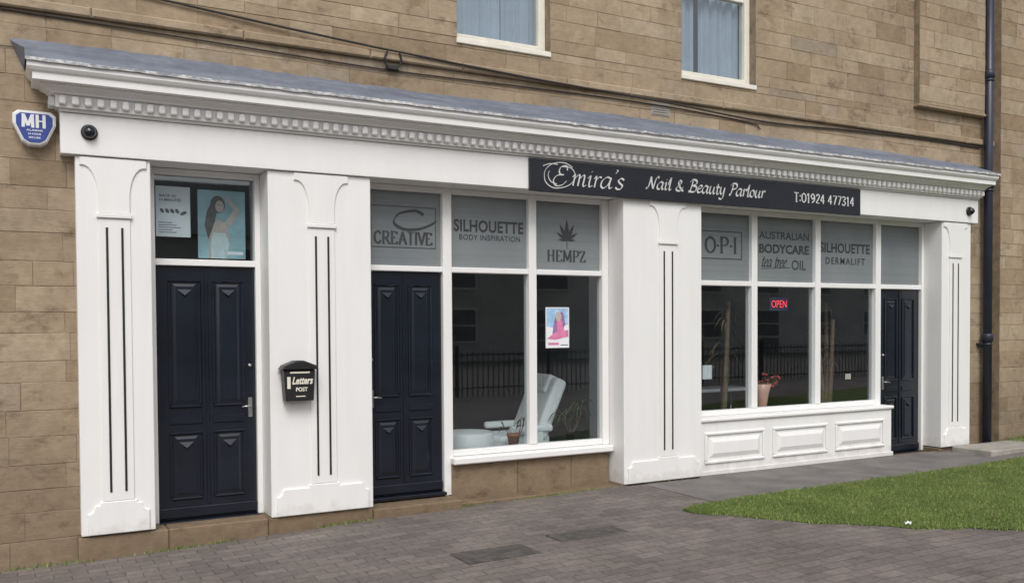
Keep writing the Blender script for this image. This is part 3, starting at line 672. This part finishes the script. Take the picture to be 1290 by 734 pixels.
# ------------------------------------------------------------------ posters
po=empty('notice',(.73,.32,2.36),'white printed notice taped inside the pane above a door','notice')
b=B();b.box(.60,.875,.338,.340,2.37,2.79);b.make('sheet','paper',po)
b=B();yy=.3372
b.add(*textgeo('BACK IN',.63,.76,2.70,2.722,yy,.02));b.add(*textgeo('10 MINUTES',.63,.80,2.665,2.687,yy,.02))
for x in (.65,.69,.73,.77): flat(b,ell(x,2.59-.01*((x*50)%2),.014,.022,10,.6),yy)
flat(b,ell(.82,2.57,.03,.014,10,.5),yy)
for k in range(5): flat(b,[(.62,2.49-.02*k),(.62,2.484-.02*k),(.70+.1*((k*7)%3)/3+.03,2.484-.02*k),(.70+.1*((k*7)%3)/3+.03,2.49-.02*k)],yy)
b.make('printing','ink',po)
po2=empty('poster',(1.12,.32,2.23),'teal poster of a woman with raised arms above a door','poster')
b=B();b.box(.935,1.33,.338,.340,2.20,2.78);b.make('sheet','teal',po2)
b=B();yy=.3372
flat(b,[(1.02,2.20),(1.16,2.20),(1.20,2.36),(1.17,2.50),(1.10,2.53),(1.04,2.47),(1.03,2.35)],yy,0)
flat(b,[(1.04,2.20),(1.17,2.20),(1.195,2.33),(1.16,2.42),(1.06,2.42),(1.04,2.33)],yy-.0003,1)
flat(b,[(1.15,2.50),(1.20,2.47),(1.28,2.60),(1.27,2.63),(1.24,2.62)],yy-.0001,0)
flat(b,[(1.24,2.62),(1.28,2.62),(1.19,2.73),(1.155,2.71)],yy-.0002,0)
flat(b,ell(1.10,2.66,.062,.075,18),yy-.0004,2);flat(b,[(1.04,2.66),(1.10,2.62),(1.07,2.50),(1.02,2.36),(.99,2.48),(1.01,2.60)],yy-.0005,2)
flat(b,ell(1.115,2.645,.036,.05,16),yy-.0006,0);flat(b,ell(1.125,2.62,.013,.006,10),yy-.0008,4)
for q in (1.105,1.132): flat(b,ell(q,2.655,.007,.004,8),yy-.0008,2)
flat(b,[(1.17,2.235),(1.31,2.235),(1.31,2.262),(1.17,2.262)],yy-.0001,3)
b.make('artwork',['skin','poswhite','hair','paper','ppink'],po2)
po3=empty('poster',(4.50,.31,1.38),'pink and blue advertising poster in the shop window','poster')
b=B();b.box(4.36,4.645,.3195,.3215,1.375,1.795);b.make('sheet','paper',po3)
b=B();yy=.3185
flat(b,[(4.37,1.60),(4.47,1.58),(4.50,1.785),(4.37,1.785)],yy,0);flat(b,[(4.50,1.785),(4.635,1.785),(4.635,1.62),(4.56,1.60)],yy,0)
flat(b,[(4.44,1.52),(4.53,1.50),(4.60,1.62),(4.57,1.74),(4.50,1.75),(4.46,1.65)],yy-.0003,2)
flat(b,ell(4.515,1.70,.035,.05,16),yy-.0006,3);flat(b,[(4.37,1.47),(4.50,1.55),(4.635,1.56),(4.635,1.49),(4.48,1.46)],yy-.0005,1);flat(b,[(4.49,1.66),(4.55,1.66),(4.59,1.55),(4.50,1.53)],yy-.0004,1)
flat(b,[(4.39,1.405),(4.39,1.43),(4.52,1.43),(4.52,1.405)],yy,1);flat(b,[(4.54,1.40),(4.54,1.408),(4.63,1.408),(4.63,1.40)],yy,4)
b.make('artwork',['pblue','ppink','ppurple','skin','ink'],po3)
nc=B();nc.box(6.46,6.60,.336,.338,.98,1.14);nc.make('notice_card','paper',label='small blank white card inside the shop window',cat='card')
nc=B();nc.box(8.80,8.90,.336,.338,.90,.97);nc.make('sticker','gold',label='small yellow sticker low on the shop window',cat='sticker')
ne=empty('open_sign',(7.72,.45,1.75),'small red neon OPEN sign hanging inside the shop window','neon sign')
b=B();b.box(7.585,7.885,.42,.44,1.77,1.93,.005);b.make('backing','blackplastic',ne)
b=B();b.add(*textgeo('OPEN',7.61,7.86,1.805,1.895,.417,.0));b.make('lettering','neon',ne)
b=B();rectline(b,7.593,7.877,1.778,1.922,.4175,.004);b.make('border','neonblue',ne)
for hx in (7.62,7.85): b=B();b.tube([(hx,.43,1.93),(hx,.43,2.85)],.002,5);b.make('hanging_wire','cable',ne)
# ------------------------------------------------------------------ drainpipe
px,py=11.18,.0
dp=empty('drainpipe',(px,.0,-.05),'tall dark blue-black cast iron drainpipe with wall brackets','drainpipe')
b=B()
b.tube([(px,py,-.05),(px,py,7.3)],.058,16);
for zz in (1.35,3.42,4.9,6.4): b.lathe([(.06,0),(.074,.01),(.074,.09),(.068,.10),(.06,.11)],16,(px,py,zz))
b.make('pipe','pipe',dp)
for zz in (1.3,3.38,4.86):
    b=B();b.box(px-.10,px+.10,py+.02,WY+.01,zz,zz+.03,.004);b.lathe([(.065,0),(.067,.03)],16,(px,py,zz));b.make('bracket','pipe',dp)
def cable(pts,label,r=.008):
    b=B();P3=[Vector(p) for p in catmull3(pts)];b.tube(P3,r,6);b.make('cable','cable',label=label,cat='cable')
def catmull3(pts,n=8):
    P=[Vector(p) for p in pts];P=[P[0]*2-P[1]]+P+[P[-1]*2-P[-2]];out=[]
    for i in range(1,len(P)-2):
        for k in range(n):
            t=k/n;a,b_,c,d=P[i-1],P[i],P[i+1],P[i+2];out.append(.5*((2*b_)+(c-a)*t+(2*a-5*b_+4*c-d)*t*t+(3*b_-a-3*c+d)*t**3))
    out.append(P[-2]);return out
cable([(-3,WY-.02,4.44),(-.6,WY-.02,4.34),(.4,WY-.02,4.26),(1.4,WY-.03,4.18),(2.35,WY-.055,4.11),(2.5,WY-.06,4.10),(4,WY-.06,4.03),(5.6,WY-.055,3.985),(7.2,WY-.02,3.93),(8.6,WY-.02,3.97),(9.8,WY-.02,3.99),(11.12,WY-.02,3.98)],'thin black cable sagging along the stone string course',.010)
cable([(-3,WY-.015,3.99),(-.6,WY-.015,3.99),(1.0,WY-.015,3.96),(2.6,WY-.015,3.93),(4.2,WY-.015,3.95),(5.6,WY-.015,3.95),(6.9,WY-.015,3.90),(7.1,WY-.02,3.84)],'thin dark cable clipped below the stone ledge',.007)
b=B();b.tube(catmull3([(2.55,WY-.06,4.10),(2.52,WY-.05,4.0),(2.6,WY-.03,3.93),(2.68,WY-.05,4.0),(2.66,WY-.06,4.09)]),.009,6);b.box(2.55,2.66,WY-.05,WY+.0,3.93,3.97,.006);b.make('cable_clip','cable',label='dark cable loop and clip fixed on the ledge',cat='cable clip')
b=B();b.box(5.55,5.80,WY-.008,WY+.01,3.84,3.98,.003,)
for k in range(5): b.box(5.57,5.78,WY-.014,WY-.007,3.855+.025*k,3.867+.025*k,.002)
b.make('air_vent','concrete',label='small stone-coloured air vent set in the wall',cat='vent')
# ------------------------------------------------------------------ drain covers
for (cx_,cy_,w,d) in ((2.72,-1.66,.62,.34),(3.66,-1.50,.66,.26)):
    e=empty('drain_cover',(cx_,cy_,gz(cx_)),'dark rectangular recessed drain cover set in block paving','drain cover');e['group']='drain covers in the paving'
    zz=gz(cx_);b=B()
    for q in ((cx_-w/2,cx_+w/2,cy_-d/2,cy_-d/2+.012),(cx_-w/2,cx_+w/2,cy_+d/2-.012,cy_+d/2),(cx_-w/2,cx_-w/2+.012,cy_-d/2+.012,cy_+d/2-.012),(cx_+w/2-.012,cx_+w/2,cy_-d/2+.012,cy_+d/2-.012)): b.box(q[0],q[1],q[2],q[3],zz-.02,zz+.006,.002)
    b.make('rim','cover',e)
    b=B();b.box(cx_-w/2+.014,cx_+w/2-.014,cy_-d/2+.014,cy_+d/2-.014,zz-.02,zz+.004)
    b.make('plate','cover',e)
b=B()
b.add([Vector((6.0+.03*math.cos(t)*(1+.3*math.sin(3*t)),-2.75+.022*math.sin(t),gz(6)+.030+.012*(k%3))) for k,t in enumerate([2*math.pi*i/12 for i in range(12)])],[list(range(12))])
b.make('litter','paper',label='small scrap of white litter on the grass',cat='litter')
# ------------------------------------------------------------------ interior
it=empty('shop_interior',(5.4,2.4,-.05),'dim salon interior behind the shop windows','room')
b=B();b.box(.1,10.9,.40,4.6,-.12,-.04);b.make('floor','floor',it)
b=B();b.box(.1,10.9,4.5,4.6,-.04,3.3);b.box(.0,.1,.40,4.6,-.04,3.3);b.box(10.8,10.9,.40,4.5,-.04,3.3);b.box(1.7,1.8,.40,4.5,-.04,3.3);b.box(5.5,5.6,.40,2.6,-.04,3.3);b.make('walls','interior',it)
b=B();b.box(.1,10.9,.38,4.6,3.3,3.4);b.make('ceiling','interior',it)
def salon_chair(x,y,s=1):
    e=empty('salon_chair',(x,y,-.04),'white leather reclining salon chair with tall backrest','chair')
    T=Matrix.Translation((x,y,-.04))
    b=B();b.box(-.30,.30,-.28,.28,0,.30,.04,mat=T,seg=3);b.make('base','leather',e)
    b=B();b.box(-.32,.30,-.27,.27,.30,.48,.05,mat=T,seg=3);b.make('seat','leather',e)
    b=B();R=T@Matrix.Translation((.16,0,.42))@Matrix.Rotation(math.radians(24),4,'Y');b.box(-.08,.08,-.30,.30,0,.70,.05,mat=R,seg=3);b.box(-.11,.06,-.18,.18,.50,.72,.04,mat=R,seg=3);b.make('backrest','leather',e)
    for yy in (-.33,.27): b=B();b.box(-.22,.30,yy,yy+.07,.50,.58,.03,mat=T,seg=3);b.box(.1,.18,yy+.01,yy+.06,.2,.52,.01,mat=T);b.make('armrest','leather',e)
    b=B();b.lathe([(.0,.30),(.24,.30),(.28,.50),(.27,.52),(.22,.36),(.20,.0)],24,(-.58,0,0),'Z',0,T,False);b.lathe([(.20,0),(.27,.1),(.29,.50),(.27,.52)],24,(-.58,0,0),'Z',0,T,False);b.make('foot_basin','leather',e)
salon_chair(4.36,.99)
def plant(x,y,z0,h,mt,label,leaves=22,trunks=3,seed=1,pot='terracotta',spread=.4,ps=1.0,tr=.02):
    r=random.Random(seed);e=empty('potted_plant',(x,y,z0),label,'plant')
    b=B();b.lathe([(q[0]*ps,q[1]*ps) for q in [(.0,.0),(.10,0),(.15,.26),(.165,.27),(.165,.31),(.14,.31),(.13,.26),(0,.26)]],20,(x,y,z0),'Z',0,None,False);b.make('pot',pot,e)
    b=B();tops=[]
    for k in range(trunks):
        a=r.uniform(0,6.28);dx,dy=math.cos(a)*.1,math.sin(a)*.1;hh=h*r.uniform(.7,1)
        pts=[(x+dx*.3*ps,y+dy*.3*ps,z0+.2*ps),(x+dx*.7+.02,y+dy*.6,z0+hh*.5),(x+dx*1.4,y+dy,z0+hh)];b.tube(catmull3(pts),tr,7,0,tr*.6);tops.append(pts)
    b.make('trunk','trunk',e)
    b=B()
    for k in range(leaves):
        pts=r.choice(tops);u=r.uniform(.3,1);base=Vector(pts[1]).lerp(Vector(pts[2]),u)
        a=r.uniform(0,6.28);l=r.uniform(.6,1)*spread;d=Vector((math.cos(a),math.sin(a)*.5,0));n=7;vs=[];w0=r.uniform(.010,.018)
        for i in range(n+1):
            t=i/n;p_=base+d*l*t+Vector((0,0,l*(.9*t-1.3*t*t)));s_=Vector((-d.y,d.x,0))*w0*math.sin(math.pi*(t*.9+.08));vs+=[p_+s_,p_-s_]
        b.add(vs,[[2*i,2*i+1,2*i+3,2*i+2] for i in range(n)],0,True)
    b.make('foliage',mt,e)
b=B();b.box(3.3,5.05,.385,.68,.30,.345,.005);b.make('window_shelf','interior',label='painted shelf inside the two-pane shop window',cat='shelf')
plant(4.84,.60,.346,.46,'leaf','small leafy green potted plant behind the shop window',54,4,4,'blackplastic',.24,.4,.006)
plant(4.10,.55,.346,.34,'leaf','terracotta pot with a small plant on the shelf',16,3,6,'terracotta',.12,.45,.006)
plant(6.95,.62,-.04,1.95,'dryleaf','tall potted palm with dry tan fronds inside the shop window',46,3,2,'blackplastic',.34,1,.045)
plant(8.80,.66,-.04,2.0,'dryleaf','tall potted palm with drooping tan fronds inside the shop window',46,3,9,'blackplastic',.34,1,.045)
b=B();b.box(7.15,8.55,.40,.80,.50,.54,.005);b.box(7.15,8.55,.78,.80,-.04,.50);b.make('display_shelf','interior',label='painted display shelf along the inside of the shop window',cat='shelf')
va=empty('flower_vase',(7.55,.52,.54),'coral pink glass vase with red flowers on the window shelf','vase')
vx,vy=7.55,.52
b=B();b.lathe([(.0,0),(.06,0),(.055,.03),(.085,.22),(.115,.34),(.11,.34),(.08,.22),(.0,.05)],18,(vx,vy,.54),'Z',0,None,False);b.make('vase','pinkglass',va)
r=random.Random(8);b=B()
tips=[]
for k in range(16): tips.append((vx+r.uniform(-.05,.24),vy+r.uniform(-.08,.08),.88+r.uniform(-.04,.12)))
for t_ in tips: b.tube([(vx,vy,.80),((vx+t_[0])/2,(vy+t_[1])/2,.87),t_],.004,5)
b.make('stems','leaf',va)
for c in tips: b=B();b.lathe([(.001,-.02),(.022,-.01),(.026,.008),(.001,.02)],7,c,'Z',0,None,False);b.make('flower','red',va)
cn=empty('shelf_unit',(3.9,4.2,-.04),'white wall shelf unit stocked with small bottles','shelf unit')
b=B()
for zz in (.5,.9,1.3,1.7): b.box(2.7,4.9,4.2,4.48,zz,zz+.03,.003)
b.box(2.66,2.70,4.2,4.48,-.04,1.9);b.box(4.9,4.94,4.2,4.48,-.04,1.9);b.make('frame','leather',cn)
r=random.Random(11)
for zz in (.53,.93,1.33):
    x=2.78
    while x<4.85: b=B();b.lathe([(.0,0),(.022,0),(.022,.09),(.009,.11),(.009,.15),(0,.15)],8,(x,4.3,zz),'Z',0,None,False);b.make('bottle',r.choice(['pinkglass','whiteplastic','ppurple']),cn);x+=r.uniform(.09,.16)
tb=empty('nail_table',(8.0,1.9,-.04),'small white manicure table with slim metal legs','table')
b=B();b.box(7.4,8.5,1.6,2.1,.70,.74,.01);b.make('top','leather',tb)
for lx_ in (7.45,8.45):
    for ly in (1.65,2.05): b=B();b.tube([(lx_,ly,-.04),(lx_,ly,.70)],.018,8);b.make('leg','chrome',tb)
pf=empty('picture_frame',(7.6,4.45,1.2),'framed picture on the salon rear wall','picture')
b=B();b.box(7.2,8.1,4.46,4.49,1.2,1.9,.006);b.make('frame','blackplastic',pf);b=B();b.box(7.26,8.04,4.452,4.459,1.26,1.84);b.make('print','poswhite',pf)
# ------------------------------------------------------------------ opposite side (seen in reflections)
rl=empty('railing_fence',(6,-11,-.2),'black iron railing fence across the paving','railing')
b=B();x=-8
while x<34: b.tube([(x,-11,-.3),(x,-11,1.0)],.016,5);x+=.14
for zz in (.1,.9): b.box(-8,34,-11.02,-10.98,zz,zz+.035)
x=-8
while x<34: b.box(x-.04,x+.04,-11.04,-10.96,-.3,1.15,.01);x+=2.4
b.make('bars','rail',rl)
oh=empty('stone_house',(12,-30,-.3),'long two-storey pale rendered terrace across the road','house')
b=B();b.box(-10,60,-36,-29,-.4,5.2);b.make('wall','render',oh)
b=B();b.add([(-10.5,-28.6,5.2),(60.5,-28.6,5.2),(60.5,-32.5,7.8),(-10.5,-32.5,7.8),(60.5,-36.4,5.2),(-10.5,-36.4,5.2)],[[3,2,1,0],[5,4,2,3],[5,3,0],[2,4,1]]);b.make('roof','slate',oh)
for k in range(14):
    for zz in (.9,3.3):
        x=-7+k*4.7;b=B();b.box(x,x+1.9,-29.0,-28.93,zz-(.9 if (k%3==0 and zz<1) else 0),zz+1.4,0,0)
        for q in ((x-.08,x,zz-.08,zz+1.48),(x+1.9,x+1.98,zz-.08,zz+1.48),(x,x+1.9,zz-.08,zz),(x,x+1.9,zz+1.4,zz+1.48),(x,x+1.9,zz+.67,zz+.73)): b.box(q[0],q[1],-29,-28.9,q[2],q[3],0,1)
        b.make('window',['darkglass','cream'],oh)
# ------------------------------------------------------------------ world, sun, camera
w=bpy.data.worlds.new('World');scene.world=w;w.use_nodes=True;nt=w.node_tree
bg=nt.nodes['Background'];sky=nt.nodes.new('ShaderNodeTexSky');sky.sky_type='NISHITA';sky.sun_disc=False
el,az=math.radians(48),math.radians(200)
sky.sun_elevation=el;sky.sun_rotation=az;sky.dust_density=3;sky.air_density=1.2
hs=nt.nodes.new('ShaderNodeHueSaturation');hs.inputs['Saturation'].default_value=.22
nt.links.new(sky.outputs[0],hs.inputs['Color']);nt.links.new(hs.outputs[0],bg.inputs[0]);bg.inputs[1].default_value=.15
sd=bpy.data.lights.new('sun','SUN');sd.energy=1.5;sd.angle=math.radians(28);sd.color=(1,.965,.92)
so=bpy.data.objects.new('sun',sd);COL.objects.link(so)
D=Vector((math.sin(az)*math.cos(el),math.cos(az)*math.cos(el),math.sin(el)))
so.rotation_euler=D.to_track_quat('Z','Y').to_euler();so.location=D*20
a=math.radians(61.07);p=math.radians(1.4);r_=math.radians(.35)
F0=Vector((math.cos(a),math.sin(a),0));F=F0*math.cos(p)-Vector((0,0,1))*math.sin(p)
R0=Vector((math.sin(a),-math.cos(a),0));U0=R0.cross(F)
R=R0*math.cos(r_)-U0*math.sin(r_);U=R0*math.sin(r_)+U0*math.cos(r_)
cd=bpy.data.cameras.new('camera');cam=bpy.data.objects.new('camera',cd);COL.objects.link(cam);scene.camera=cam
mt=Matrix((R,U,-F)).transposed().to_4x4();mt.translation=Vector((-.495,-7.744,1.617));cam.matrix_world=mt
cd.sensor_width=36;cd.lens=1150/1290*36;cd.shift_y=70/1290;cd.clip_end=1000
scene.view_settings.view_transform='Standard';scene.view_settings.look='None';scene.view_settings.exposure=0
